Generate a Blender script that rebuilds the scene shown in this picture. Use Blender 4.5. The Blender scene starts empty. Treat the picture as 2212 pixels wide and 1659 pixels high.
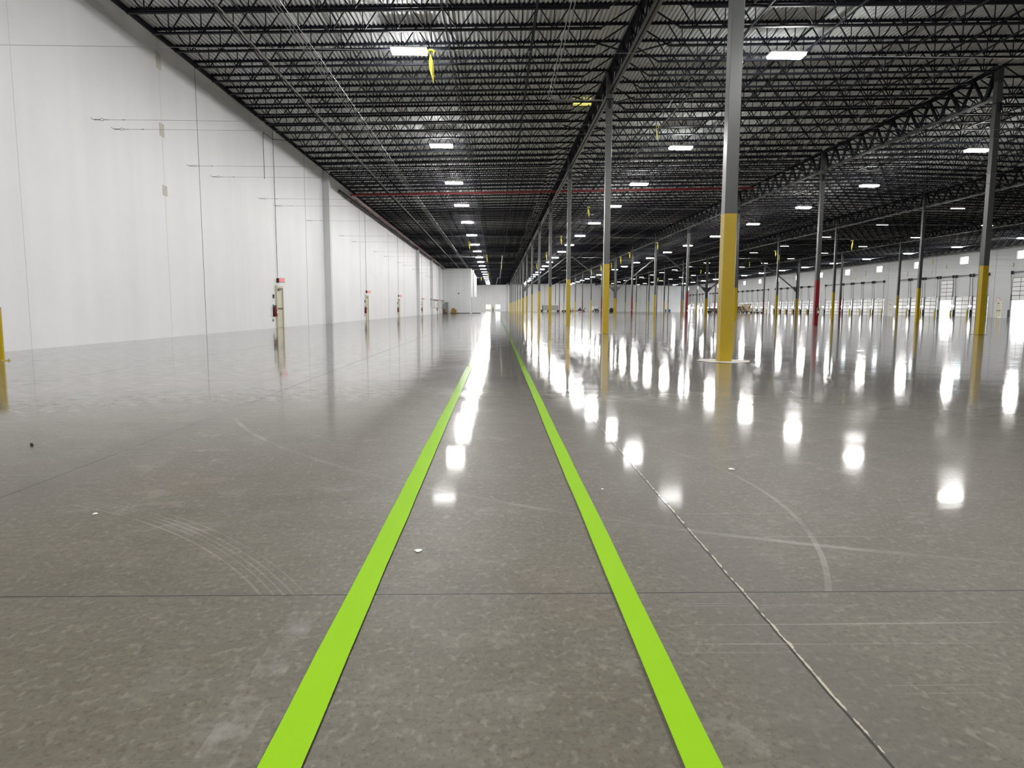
import bpy, bmesh, math, random
from mathutils import Vector, Matrix
random.seed(7)
sc = bpy.context.scene
C = sc.collection
PI = math.pi

# ------------------------------------------------------------------ helpers
class MB:
    """collects shapes and links them as one mesh object"""
    def __init__(self):
        self.v = []; self.f = []
    def box(self, x0, x1, y0, y1, z0, z1):
        b = len(self.v)
        self.v += [(x0,y0,z0),(x1,y0,z0),(x1,y1,z0),(x0,y1,z0),(x0,y0,z1),(x1,y0,z1),(x1,y1,z1),(x0,y1,z1)]
        self.f += [(b,b+3,b+2,b+1),(b+4,b+5,b+6,b+7),(b,b+1,b+5,b+4),(b+1,b+2,b+6,b+5),(b+2,b+3,b+7,b+6),(b+3,b,b+4,b+7)]
        return self
    def bar(self, p, q, w, h, caps=True, up=(0,0,1)):
        p = Vector(p); q = Vector(q); d = (q-p).normalized()
        u = Vector(up)
        if abs(d.dot(u)) > .995: u = Vector((0,1,0))
        s = d.cross(u).normalized(); t = s.cross(d).normalized()
        b = len(self.v)
        for c in (p, q):
            for a, e in ((-1,-1),(1,-1),(1,1),(-1,1)):
                self.v.append(tuple(c + s*(a*w/2) + t*(e*h/2)))
        self.f += [(b,b+1,b+5,b+4),(b+1,b+2,b+6,b+5),(b+2,b+3,b+7,b+6),(b+3,b,b+4,b+7)]
        if caps: self.f += [(b+3,b+2,b+1,b),(b+4,b+5,b+6,b+7)]
        return self
    def angle(self, p, q, w, t, flip=1):
        """an L-shaped steel angle: a flat leg and an upright leg"""
        p = Vector(p); q = Vector(q); d = (q-p).normalized()
        s = d.cross(Vector((0,0,1))).normalized()*flip; u = s.cross(d)*flip
        prof = [(0,0),(w,0),(w,t),(t,t),(t,w),(0,w)]
        b = len(self.v); n = len(prof)
        for c in (p, q):
            for a, e in prof: self.v.append(tuple(c + s*a + u*e))
        for i in range(n):
            j = (i+1) % n
            self.f.append((b+i, b+j, b+n+j, b+n+i))
        self.f += [tuple(b+i for i in reversed(range(n))), tuple(b+n+i for i in range(n))]
        return self
    def tube(self, pts, r, n=8, caps=True):
        pts = [Vector(p) for p in pts]
        rs = r if isinstance(r, (list, tuple)) else [r]*len(pts)
        b = len(self.v); m = len(pts)
        prev = None
        for i, p in enumerate(pts):
            d = (pts[min(i+1, m-1)] - pts[max(i-1, 0)]).normalized()
            if prev is None:
                u = Vector((0,0,1)) if abs(d.z) < .9 else Vector((0,1,0))
                s = d.cross(u).normalized()
            else:
                s = (prev - d*prev.dot(d)).normalized()
            prev = s; t = d.cross(s)
            for k in range(n):
                a = 2*PI*k/n
                self.v.append(tuple(p + s*math.cos(a)*rs[i] + t*math.sin(a)*rs[i]))
        for i in range(m-1):
            for k in range(n):
                j = (k+1) % n
                self.f.append((b+i*n+k, b+i*n+j, b+(i+1)*n+j, b+(i+1)*n+k))
        if caps:
            self.f += [tuple(b+k for k in reversed(range(n))), tuple(b+(m-1)*n+k for k in range(n))]
        return self
    def prism(self, prof, z0, z1):
        b = len(self.v); n = len(prof)
        for z in (z0, z1):
            for x, y in prof: self.v.append((x, y, z))
        for i in range(n):
            j = (i+1) % n
            self.f.append((b+i, b+j, b+n+j, b+n+i))
        self.f += [tuple(b+i for i in reversed(range(n))), tuple(b+n+i for i in range(n))]
        return self
    def poly(self, pts):
        b = len(self.v); self.v += [tuple(p) for p in pts]; self.f.append(tuple(range(b, b+len(pts)))); return self
    def ball(self, c, rx, ry, rz, n=10, m=6):
        b = len(self.v)
        self.v.append((c[0], c[1], c[2]-rz))
        for i in range(1, m):
            a = -PI/2 + PI*i/m
            for k in range(n):
                e = 2*PI*k/n
                self.v.append((c[0]+rx*math.cos(a)*math.cos(e), c[1]+ry*math.cos(a)*math.sin(e), c[2]+rz*math.sin(a)))
        self.v.append((c[0], c[1], c[2]+rz)); top = len(self.v)-1
        for k in range(n):
            j = (k+1) % n
            self.f.append((b, b+1+j, b+1+k))
            for i in range(m-2):
                self.f.append((b+1+i*n+k, b+1+i*n+j, b+1+(i+1)*n+j, b+1+(i+1)*n+k))
            self.f.append((b+1+(m-2)*n+k, b+1+(m-2)*n+j, top))
        return self
    def mesh(self, name, mat, smooth=False):
        me = bpy.data.meshes.new(name)
        me.from_pydata(self.v, [], self.f)
        if mat: me.materials.append(mat)
        me.update()
        if smooth:
            me.shade_smooth(); me.set_sharp_from_angle(angle=.7)
        return me
    def build(self, name, mat, parent=None, smooth=False, loc=None):
        return link(name, self.mesh(name, mat, smooth), parent, loc)

def link(name, me, parent=None, loc=None):
    o = bpy.data.objects.new(name, me); C.objects.link(o)
    if parent: o.parent = parent
    if loc: o.location = loc
    return o

def tag(o, label, cat, group=None, kind=None):
    o['label'] = label; o['category'] = cat
    if group: o['group'] = group
    if kind: o['kind'] = kind
    return o

def thing(name, label, cat, loc=(0,0,0), rz=0, group=None, kind=None):
    o = bpy.data.objects.new(name, None); C.objects.link(o)
    o.empty_display_size = .2
    o.location = loc; o.rotation_euler = (0,0,rz)
    return tag(o, label, cat, group, kind)

def dup(root, loc, label=None, rz=None, group=None):
    r = root.copy(); C.objects.link(r); r.location = loc
    if rz is not None: r.rotation_euler = (0,0,rz)
    if label: r['label'] = label
    if group: r['group'] = group
    for ch in list(root.children):
        c = ch.copy(); C.objects.link(c); c.parent = r
        for g in list(ch.children):
            d = g.copy(); C.objects.link(d); d.parent = c
    return r

ONES = ['', 'first','second','third','fourth','fifth','sixth','seventh','eighth','ninth','tenth','eleventh','twelfth','thirteenth',
        'fourteenth','fifteenth','sixteenth','seventeenth','eighteenth','nineteenth']
TENS = {2:('twenty','twentieth'),3:('thirty','thirtieth'),4:('forty','fortieth'),5:('fifty','fiftieth'),6:('sixty','sixtieth'),7:('seventy','seventieth')}
def nth(n):
    if n < 20: return ONES[n]
    t, o = divmod(n, 10)
    return TENS[t][1] if o == 0 else TENS[t][0] + '-' + ONES[o]

# ------------------------------------------------------------------ materials
def mat(name, col, rough=.5, metal=0., var=.08, scale=6., bump=0., spec=.5, emit=None, estr=0., coat=0.):
    m = bpy.data.materials.new(name); m.use_nodes = True
    nt = m.node_tree; N = nt.nodes; L = nt.links
    bs = N['Principled BSDF']
    bs.inputs['Roughness'].default_value = rough
    bs.inputs['Metallic'].default_value = metal
    bs.inputs['Specular IOR Level'].default_value = spec
    if coat: bs.inputs['Coat Weight'].default_value = coat; bs.inputs['Coat Roughness'].default_value = .08
    tc = N.new('ShaderNodeTexCoord')
    no = N.new('ShaderNodeTexNoise'); no.inputs['Scale'].default_value = scale; no.inputs['Detail'].default_value = 4
    L.new(tc.outputs['Object'], no.inputs['Vector'])
    mx = N.new('ShaderNodeMix'); mx.data_type = 'RGBA'
    mx.inputs['A'].default_value = tuple(c*(1-var) for c in col)+(1,)
    mx.inputs['B'].default_value = tuple(min(1, c*(1+var)) for c in col)+(1,)
    L.new(no.outputs['Fac'], mx.inputs['Factor'])
    L.new(mx.outputs['Result'], bs.inputs['Base Color'])
    if bump:
        bp = N.new('ShaderNodeBump'); bp.inputs['Strength'].default_value = 1; bp.inputs['Distance'].default_value = bump
        L.new(no.outputs['Fac'], bp.inputs['Height']); L.new(bp.outputs['Normal'], bs.inputs['Normal'])
    if emit:
        bs.inputs['Emission Color'].default_value = emit+(1,)
        bs.inputs['Emission Strength'].default_value = estr
    return m

M = {}
M['navy']   = mat('joist_navy_paint', (.010,.012,.021), .55, var=.25, spec=.25)
M['steel']  = mat('column_grey_paint', (.076,.079,.079), .28, var=.06, scale=3)
M['yellow'] = mat('safety_yellow_paint', (.44,.31,.008), .26, var=.05, scale=3)
M['red']    = mat('fire_red_paint', (.20,.010,.018), .3, var=.08, scale=3)
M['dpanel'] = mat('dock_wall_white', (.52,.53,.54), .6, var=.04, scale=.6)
M['white']  = mat('white_enamel', (.78,.78,.77), .4, var=.03)
M['cream']  = mat('cream_door_paint', (.62,.58,.44), .4, var=.05)
M['dark']   = mat('dark_metal', (.03,.032,.035), .45, var=.2)
M['black']  = mat('black_rubber', (.012,.012,.012), .6, var=.2)
M['galv']   = mat('galvanised_conduit', (.42,.43,.44), .35, metal=.6, var=.1, scale=20)
M['pvc']    = mat('tan_pipe', (.40,.36,.30), .45, var=.08)
M['grey']   = mat('mid_grey_metal', (.22,.23,.24), .4, var=.1)
M['redpipe']= mat('sprinkler_red', (.16,.010,.016), .4, var=.15)
M['tape']   = mat('caution_tape_yellow', (.80,.72,.10), .4, var=.06)
M['wire']   = mat('steel_wire', (.36,.36,.37), .35, metal=.7, var=.1)
M['sealant']= mat('dark_sealant', (.045,.045,.045), .6)
M['patch']  = mat('beige_patch', (.62,.60,.53), .7)
M['grout']  = mat('pale_grout', (.50,.47,.42), .6, var=.25, scale=12)
M['grout2'] = mat('worn_grout', (.20,.19,.17), .5, var=.25, scale=12)
M['brown']  = mat('cardboard_brown', (.30,.17,.05), .7, var=.2)
M['wood']   = mat('pale_lumber', (.58,.46,.31), .65, var=.25, scale=5)
M['dwood']  = mat('dark_lumber', (.10,.075,.055), .7, var=.3, scale=5)
M['glassd'] = mat('dark_glass', (.01,.012,.014), .08)
M['hivis']  = mat('hi_vis_yellow', (.45,.55,.04), .6)
M['navycl'] = mat('dark_trousers', (.012,.014,.02), .8)
M['skin']   = mat('skin', (.42,.25,.17), .5)
M['blue']   = mat('blue_plastic', (.03,.14,.36), .4)
M['green']  = mat('dark_green_tarp', (.02,.035,.02), .6, bump=.02)
M['mesh']   = mat('grey_trailer_mesh', (.33,.34,.34), .5, var=.3, scale=30)
M['lens']   = mat('lamp_lens_lit', (.9,.9,.9), .4, emit=(1,.985,.96), estr=280.)
M['lensdim']= mat('lamp_lens_dim', (.9,.9,.9), .4, emit=(1,.985,.96), estr=12.)
M['docklamp']=mat('dock_lamp_lit', (.9,.9,.9), .4, emit=(1,.99,.97), estr=14.)
M['exit']   = mat('exit_sign_red', (.7,.03,.05), .4, emit=(1,.05,.09), estr=2.0)
M['hatch']  = mat('yellow_skylight', (.8,.75,.15), .4, emit=(1,.88,.22), estr=1.1)
M['paper']  = mat('white_paper', (.8,.8,.78), .7)

def line_material(name, col):
    m = mat(name, col, .6, var=.05, scale=2, spec=.05)
    N = m.node_tree.nodes; L = m.node_tree.links
    lw_ = N.new('ShaderNodeLayerWeight'); lw_.inputs['Blend'].default_value = .5
    rg = N.new('ShaderNodeMapRange'); rg.inputs['From Min'].default_value = .72; rg.inputs['From Max'].default_value = .93
    L.new(lw_.outputs['Facing'], rg.inputs['Value'])
    pw = N.new('ShaderNodeMath'); pw.operation = 'POWER'; pw.inputs[1].default_value = 2.5; L.new(rg.outputs['Result'], pw.inputs[0])
    fr_ = N.new('ShaderNodeFresnel'); fr_.inputs['IOR'].default_value = 1.5
    mu = N.new('ShaderNodeMath'); mu.operation = 'MULTIPLY'; L.new(pw.outputs[0], mu.inputs[0]); L.new(fr_.outputs['Fac'], mu.inputs[1])
    gl = N.new('ShaderNodeBsdfGlossy'); gl.inputs['Roughness'].default_value = .1
    ms = N.new('ShaderNodeMixShader'); L.new(mu.outputs[0], ms.inputs[0]); L.new(N['Principled BSDF'].outputs[0], ms.inputs[1]); L.new(gl.outputs[0], ms.inputs[2])
    L.new(ms.outputs[0], N['Material Output'].inputs['Surface'])
    return m
M['lime'] = line_material('lime_floor_paint', (.245,.49,.010))

# painted precast wall: white with faint vertical run-off streaks
def wall_material(name, a, b):
    m = bpy.data.materials.new(name); m.use_nodes = True
    N = m.node_tree.nodes; L = m.node_tree.links; bs = N['Principled BSDF']
    bs.inputs['Roughness'].default_value = .5
    tc = N.new('ShaderNodeTexCoord'); mp = N.new('ShaderNodeMapping')
    mp.inputs['Scale'].default_value = (.9, .9, .035)
    L.new(tc.outputs['Object'], mp.inputs['Vector'])
    n1 = N.new('ShaderNodeTexNoise'); n1.inputs['Scale'].default_value = 1.3; n1.inputs['Detail'].default_value = 5
    L.new(mp.outputs['Vector'], n1.inputs['Vector'])
    n2 = N.new('ShaderNodeTexNoise'); n2.inputs['Scale'].default_value = .35; n2.inputs['Detail'].default_value = 6
    L.new(tc.outputs['Object'], n2.inputs['Vector'])
    ad = N.new('ShaderNodeMath'); ad.operation = 'ADD'
    L.new(n1.outputs['Fac'], ad.inputs[0]); L.new(n2.outputs['Fac'], ad.inputs[1])
    rp = N.new('ShaderNodeMapRange'); rp.inputs['From Min'].default_value = .7; rp.inputs['From Max'].default_value = 1.3
    L.new(ad.outputs[0], rp.inputs['Value'])
    mx = N.new('ShaderNodeMix'); mx.data_type = 'RGBA'
    mx.inputs['A'].default_value = a+(1,); mx.inputs['B'].default_value = b+(1,)
    L.new(rp.outputs['Result'], mx.inputs['Factor']); L.new(mx.outputs['Result'], bs.inputs['Base Color'])
    n3 = N.new('ShaderNodeTexNoise'); n3.inputs['Scale'].default_value = 40
    L.new(tc.outputs['Object'], n3.inputs['Vector'])
    bp = N.new('ShaderNodeBump'); bp.inputs['Distance'].default_value = .002
    L.new(n3.outputs['Fac'], bp.inputs['Height']); L.new(bp.outputs['Normal'], bs.inputs['Normal'])
    return m
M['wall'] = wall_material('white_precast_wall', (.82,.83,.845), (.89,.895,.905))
M['wall2'] = wall_material('grey_white_wall', (.62,.63,.64), (.70,.71,.72))

# galvanised roof deck
def deck_material():
    m = mat('galvanised_deck', (.84,.86,.88), .7, metal=.0, var=.10, spec=.2, scale=.6)
    return m
M['deck'] = deck_material()

# polished concrete slab with saw-cut joints, mottling, scuffs and a slightly wavy polish
def floor_material():
    m = bpy.data.materials.new('polished_concrete'); m.use_nodes = True
    nt = m.node_tree; N = nt.nodes; L = nt.links; bs = N['Principled BSDF']
    tc = N.new('ShaderNodeTexCoord'); sep = N.new('ShaderNodeSeparateXYZ'); L.new(tc.outputs['Object'], sep.inputs[0])
    def noise(scale, detail=5, vec=None, rough=.55):
        n = N.new('ShaderNodeTexNoise'); n.inputs['Scale'].default_value = scale; n.inputs['Detail'].default_value = detail
        n.inputs['Roughness'].default_value = rough
        L.new(vec or tc.outputs['Object'], n.inputs['Vector']); return n.outputs['Fac']
    def math_(op, a, b=None, c=None):
        n = N.new('ShaderNodeMath'); n.operation = op
        for i, x in enumerate((a, b, c)):
            if x is None: continue
            if isinstance(x, (int, float)): n.inputs[i].default_value = x
            else: L.new(x, n.inputs[i])
        return n.outputs[0]
    def rng(v, a, b, c=0., d=1.):
        n = N.new('ShaderNodeMapRange'); n.inputs['From Min'].default_value = a; n.inputs['From Max'].default_value = b
        n.inputs['To Min'].default_value = c; n.inputs['To Max'].default_value = d
        L.new(v, n.inputs['Value']); return n.outputs['Result']
    def mix(f, a, b, mode='MIX'):
        n = N.new('ShaderNodeMix'); n.data_type = 'RGBA'; n.blend_type = mode
        if isinstance(f, float): n.inputs['Factor'].default_value = f
        else: L.new(f, n.inputs['Factor'])
        for k, x in (('A', a), ('B', b)):
            if isinstance(x, tuple): n.inputs[k].default_value = x+(1,)
            else: L.new(x, n.inputs[k])
        return n.outputs['Result']
    big = rng(noise(.28, 5), .3, .7)
    col = mix(big, (0.101,0.089,0.066), (0.141,0.127,0.100))
    med = rng(noise(2.2, 7, rough=.65), .32, .68)
    col = mix(math_('MULTIPLY', med, .5), col, (0.178,0.164,0.134))
    mp = N.new('ShaderNodeMapping'); mp.inputs['Scale'].default_value = (1, 1.6, 1); mp.inputs['Rotation'].default_value = (0,0,.5)
    L.new(tc.outputs['Object'], mp.inputs['Vector'])
    mp.inputs['Scale'].default_value = (.55, 1.9, 1)
    fine = rng(noise(15, 7, mp.outputs['Vector'], .75), .33, .67)
    col = mix(math_('MULTIPLY', fine, .42), col, (0.058,0.051,0.038))
    # pale etched flecks
    spots = rng(noise(9, 3), .66, .74)
    patch = rng(noise(.5, 3), .48, .62)
    sp = math_('MULTIPLY', math_('MULTIPLY', spots, patch), .55)
    col = mix(sp, col, (0.249,0.234,0.200))
    # rusty and greenish tints
    col = mix(math_('MULTIPLY', rng(noise(.6, 2), .56, .72), .35), col, (0.137,0.100,0.068))
    # fine grain and pitting of the trowelled surface
    gmp = N.new('ShaderNodeMapping'); gmp.inputs['Scale'].default_value = (1, .75, 1); gmp.inputs['Rotation'].default_value = (0,0,-.3)
    L.new(tc.outputs['Object'], gmp.inputs['Vector'])
    grain = noise(60, 5, gmp.outputs['Vector'], .7)
    col = mix(math_('MULTIPLY', rng(grain, .50, .66), .55), col, (0.043,0.038,0.029))
    col = mix(math_('MULTIPLY', rng(noise(34, 4, gmp.outputs['Vector']), .54, .68), .45), col, (0.224,0.209,0.176))
    cl = math_('MULTIPLY', rng(noise(4.5, 6, rough=.7), .54, .62), rng(noise(.7, 2), .45, .6))
    col = mix(math_('MULTIPLY', cl, .35), col, (0.232,0.217,0.188))
    # saw-cut joints
    wob = math_('MULTIPLY', math_('SUBTRACT', noise(7, 4), .5), .012)
    def joint(coord, off, step):
        x = math_('ADD', math_('SUBTRACT', coord, off), step/2)
        x = math_('FLOORED_MODULO', math_('ADD', x, wob), step)
        return math_('ABSOLUTE', math_('SUBTRACT', x, step/2))
    dx = joint(sep.outputs['X'], .915, 3.66); dy = joint(sep.outputs['Y'], 2.435, 3.742)
    wide = math_('ADD', .17, math_('MULTIPLY', noise(2.4, 5), .16))
    def soft(d, w, k):
        u = math_('DIVIDE', d, w); n = N.new('ShaderNodeMapRange'); n.interpolation_type = 'SMOOTHSTEP'
        n.inputs['From Min'].default_value = 1.05; n.inputs['From Max'].default_value = .65
        n.inputs['To Min'].default_value = 0; n.inputs['To Max'].default_value = k
        L.new(u, n.inputs['Value']); return n.outputs['Result']
    col = mix(soft(dx, wide, .38), col, (.100,.092,.080))
    col = mix(soft(dy, math_('MULTIPLY', wide, .6), .12), col, (.100,.092,.080))
    jl = math_('MAXIMUM', math_('LESS_THAN', dx, .0042), math_('LESS_THAN', dy, .0036))
    # crumbled pale edge along the joint beside the walkway
    ex = math_('ABSOLUTE', math_('SUBTRACT', math_('ADD', sep.outputs['X'], wob), .915+.008))
    edge = math_('MULTIPLY', math_('LESS_THAN', ex, math_('MULTIPLY', rng(noise(16, 3), .42, .7), .010)), .8)
    col = mix(edge, col, (.50,.45,.36))
    col = mix(math_('MULTIPLY', jl, .95), col, (.012,.011,.010))
    # tyre arcs and straight drag scratches
    def ring(cx, cy, r, w):
        d = math_('SQRT', math_('ADD', math_('POWER', math_('SUBTRACT', sep.outputs['X'], cx), 2), math_('POWER', math_('SUBTRACT', sep.outputs['Y'], cy), 2)))
        return math_('LESS_THAN', math_('ABSOLUTE', math_('SUBTRACT', d, r)), w)
    ang = rng(noise(1.1, 4), .48, .62)
    past = math_('MULTIPLY', math_('GREATER_THAN', sep.outputs['Y'], 2.44), math_('GREATER_THAN', sep.outputs['X'], -2.5))
    sc_ = math_('MULTIPLY', past, math_('ADD', .25, ang))
    for cx, cy, r, w in ((-3.72,.48,3.53,.004),(-3.72,.48,3.50,.003),(-3.72,.48,3.56,.004),(-3.72,.48,3.60,.003),(-3.72,.48,3.46,.005),(-3.9,.6,2.75,.004),(-3.9,.6,2.7,.003),(-1.50,3.77,3.05,.012),(3.9,9.6,7.1,.02)):
        col = mix(math_('MULTIPLY', math_('MULTIPLY', ring(cx,cy,r,w), sc_), .30), col, (.34,.325,.295))
    drag = math_('MULTIPLY', math_('LESS_THAN', math_('ABSOLUTE', math_('SUBTRACT', sep.outputs['X'], -.66)), .05), math_('LESS_THAN', sep.outputs['Y'], 2.3))
    col = mix(math_('MULTIPLY', math_('MULTIPLY', drag, rng(noise(9,5), .45, .65)), .35), col, (.30,.29,.27))
    scr_map = N.new('ShaderNodeMapping'); scr_map.inputs['Scale'].default_value = (.5, 60, 1)
    L.new(tc.outputs['Object'], scr_map.inputs['Vector'])
    scr = rng(noise(1.0, 2, scr_map.outputs['Vector']), .70, .74)
    col = mix(math_('MULTIPLY', scr, .30), col, (.42,.40,.37))
    L.new(col, bs.inputs['Base Color'])
    bs.inputs['Roughness'].default_value = .5
    bs.inputs['Specular IOR Level'].default_value = .2
    # slab waviness
    wm = N.new('ShaderNodeMapping'); wm.inputs['Scale'].default_value = (.45, 1.0, 1)
    L.new(tc.outputs['Object'], wm.inputs['Vector'])
    wv = noise(.9, 3, wm.outputs['Vector'], .5)
    hgt = math_('ADD', math_('MULTIPLY', wv, .0030), math_('MULTIPLY', grain, .00003))
    bp = N.new('ShaderNodeBump'); bp.inputs['Strength'].default_value = 1; bp.inputs['Distance'].default_value = 1.0
    L.new(hgt, bp.inputs['Height']); L.new(bp.outputs['Normal'], bs.inputs['Normal'])
    # worn polish: the micro-rough slab only turns mirror-like towards grazing angles
    lw_ = N.new('ShaderNodeLayerWeight'); lw_.inputs['Blend'].default_value = .5
    fr_ = N.new('ShaderNodeFresnel'); fr_.inputs['IOR'].default_value = 1.6
    cov = math_('POWER', rng(lw_.outputs['Facing'], .66, .90), 2.6)
    smp = N.new('ShaderNodeMapping'); smp.inputs['Scale'].default_value = (4, 22, 1)
    L.new(tc.outputs['Object'], smp.inputs['Vector'])
    streak = rng(noise(1.0, 5, smp.outputs['Vector'], .65), .38, .62, .85, 1.2)
    fac = math_('MINIMUM', math_('MULTIPLY', math_('MULTIPLY', cov, fr_.outputs['Fac']), streak), .80)
    fac = math_('MULTIPLY', fac, math_('SUBTRACT', 1, math_('MULTIPLY', jl, .8)))
    gl = N.new('ShaderNodeBsdfGlossy'); gl.inputs['Color'].default_value = (.95,.95,.95,1)
    L.new(rng(noise(1.1, 6, rough=.65), .3, .7, .05, .10), gl.inputs['Roughness']); L.new(bp.outputs['Normal'], gl.inputs['Normal'])
    ms = N.new('ShaderNodeMixShader'); L.new(fac, ms.inputs[0]); L.new(bs.outputs[0], ms.inputs[1]); L.new(gl.outputs[0], ms.inputs[2])
    L.new(ms.outputs[0], N['Material Output'].inputs['Surface'])
    return m
M['floor'] = floor_material()

# ------------------------------------------------------------------ building layout (metres)
XW, XD = -11.64, 71.5            # long white wall, dock wall
YB, YE = -17.0, 258.7            # wall behind the camera, far wall
ROWX = [4.62, 20.80, 37.0, 53.2] # column rows
CY0, BAY = 13.81, 15.31          # first column line, spacing
def colY(i): return CY0 + BAY*i
RIDGE, ZR, ZE = 28.8, 11.35, 10.42
def zdeck(x):
    return ZE + (ZR-ZE)*((x-XW)/(RIDGE-XW) if x < RIDGE else (XD-x)/(XD-RIDGE))

# ---- floor
fl = MB().poly([(XW-.3,YB-.3,0),(XD+.3,YB-.3,0),(XD+.3,YE+.3,0),(XW-.3,YE+.3,0)]).build('floor', M['floor'])
tag(fl, 'polished grey brown concrete floor with saw cut joints', 'floor', kind='structure')
gnd = MB().poly([(XD+.3,YB-40,-1.2),(XD+80,YB-40,-1.2),(XD+80,YE+60,-1.2),(XD+.3,YE+60,-1.2)]).build('ground', mat('pale_yard_concrete', (.55,.54,.52), .8))
tag(gnd, 'pale concrete truck yard outside the dock doors', 'ground', kind='structure')

# ---- roof deck: real corrugation, ribs running the length of the building
P = .1524
dk = MB(); n = int((XD-XW)/P)+2
prof = []
for i in range(n):
    x = XW-.1 + i*P
    for dx_, dz in ((0,0),(.066,0),(.072,.10),(.146,.10)):
        xx = min(x+dx_, XD+.1); prof.append((xx, zdeck(min(max(xx,XW),XD))+dz))
for y in (YB-.1, YE+.1):
    for x, z in prof: dk.v.append((x, y, z))
k = len(prof)
for i in range(k-1): dk.f.append((i, i+1, k+i+1, k+i))
ceil = dk.build('ceiling', M['deck'])
tag(ceil, 'galvanised corrugated steel roof deck above the joists', 'ceiling', kind='structure')

# ---- long white wall with panel joints and patches
WH = 11.0
wl = MB().box(XW-.3, XW, YB, YE, 0, WH).build('wall_left', M['wall'])
tag(wl, 'long tall white painted precast panel wall', 'wall', kind='structure')
for y, w in ((17.41,.005),(24.88,.010),(27.80,.030),(42.8,.026),(59.5,.03),(74.8,.03),(87.5,.03),(104.9,.03),(116.9,.03),(135,.03)):
    MB().box(XW-.01, XW+.004, y-w/2, y+w/2, 0.02, ZE-.12).build('panel_joint', M['sealant'] if w > .016 else M['patch'], wl)
for z0, z1 in ((9.2,9.75),(6.95,7.4),(4.95,5.3)):
    MB().box(XW, XW+.006, 24.70, 25.05, z0, z1).build('patch', M['patch'], wl)
for y in (47.4, 101.0, 122.0, 139.0):
    pl = MB().box(XW, XW+.42, y-.22, y+.22, 0, ZE-.1).build('pilaster', M['wall2'], wl)
sh = MB().box(XW, XW+.11, YB, YE, ZE-.17, ZE-.04).build('ledger_angle', M['navy'], wl)

# ---- back wall, end wall (two low windows)
wb = MB().box(XW-.3, XD+.3, YB-.3, YB, 0, 11.6).build('wall_back', M['wall']); tag(wb, 'white wall behind the camera position', 'wall', kind='structure')
we = MB()
wins = [(-4.0,-2.2),(-.45,1.4)]
zs0, zs1 = .9, 2.55
we.box(XW-.3, wins[0][0], YE, YE+.3, 0, 11.6); we.box(wins[0][1], wins[1][0], YE, YE+.3, 0, 11.6); we.box(wins[1][1], XD+.3, YE, YE+.3, 0, 11.6)
for a, b in wins: we.box(a, b, YE, YE+.3, 0, zs0); we.box(a, b, YE, YE+.3, zs1, 11.6)
we = we.build('wall_end', M['wall']); tag(we, 'white end wall at the far end of the warehouse', 'wall', kind='structure')
for y in (-9.0, 6.5, 18, 30, 42, 54, 62): MB().box(y-.03, y+.03, YE-.006, YE+.01, 0, 10.3).build('panel_joint', M['sealant'], we)
MB().box(3.6, 4.3, YE-.4, YE, 0, 10.4).build('pilaster', M['wall2'], we)
def glass(name, tint):
    m = bpy.data.materials.new(name); m.use_nodes = True
    N = m.node_tree.nodes; L = m.node_tree.links; N.remove(N['Principled BSDF'])
    t = N.new('ShaderNodeBsdfTransparent'); g = N.new('ShaderNodeBsdfGlossy'); g.inputs['Roughness'].default_value = .05
    no = N.new('ShaderNodeTexNoise'); no.inputs['Scale'].default_value = 2
    mx0 = N.new('ShaderNodeMix'); mx0.data_type = 'RGBA'; mx0.inputs['A'].default_value = tint+(1,); mx0.inputs['B'].default_value = tuple(c*.95 for c in tint)+(1,)
    L.new(no.outputs['Fac'], mx0.inputs['Factor']); L.new(mx0.outputs['Result'], t.inputs['Color'])
    mx = N.new('ShaderNodeMixShader'); mx.inputs[0].default_value = .08
    L.new(t.outputs[0], mx.inputs[1]); L.new(g.outputs[0], mx.inputs[2]); L.new(mx.outputs[0], N['Material Output'].inputs['Surface'])
    return m
M['glass'] = glass('clear_glass', (.93,.96,.97)); M['glassy'] = glass('amber_glass', (.95,.90,.62))
wn = 1
for (a, b), g, lab in zip(wins, (M['glassy'], M['glass']), ('yellowish bright low window in the end wall', 'bluish bright low window in the end wall')):
    w = thing('window_%d' % wn, lab, 'window', ((a+b)/2, YE, zs0), kind='structure'); wn += 1
    hw = (b-a)/2; hh = zs1-zs0
    MB().box(-hw, hw, .1, .12, 0, hh).build('pane', g, w)
    fr = MB(); fr.box(-hw,-hw+.05,.05,.15,0,hh); fr.box(hw-.05,hw,.05,.15,0,hh); fr.box(-hw,hw,.05,.15,0,.05); fr.box(-hw,hw,.05,.15,hh-.05,hh)
    fr.box(-.03,.03,.06,.14,0,hh); fr.build('window_frame', M['grey'], w)

# ---- room block against the white wall, far down the aisle
bw = MB(); bw.box(XW+.02, -5.5, 150, 150.25, 0, 9.66); bw.box(-5.75, -5.5, 150.25, 190, 0, 9.66)
bw = bw.build('wall_partition', M['wall2']); tag(bw, 'full height white partition closing the side bay', 'wall', kind='structure')
MB().box(-5.72, -5.46, 149.93, 150.3, 0, 9.66).build('corner_trim', M['white'], bw)
lw = MB(); lw.box(-5.46, -3.5, 152, 156, 0, 3.62); lw = lw.build('wall_room', M['wall2']); tag(lw, 'low grey white room box beside the full height partition', 'wall', kind='structure')
bs_ = MB().box(-9.0, -5.8, 149.9, 149.98, 0, .1).build('baseboard_partition', M['black']); tag(bs_, 'black baseboard strip along the partition foot', 'baseboard', kind='structure')
bs2 = MB().box(-5.4, -3.5, 151.9, 151.98, 0, .12).build('baseboard_room', M['black']); tag(bs2, 'black baseboard strip along the low room foot', 'baseboard', kind='structure')

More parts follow.
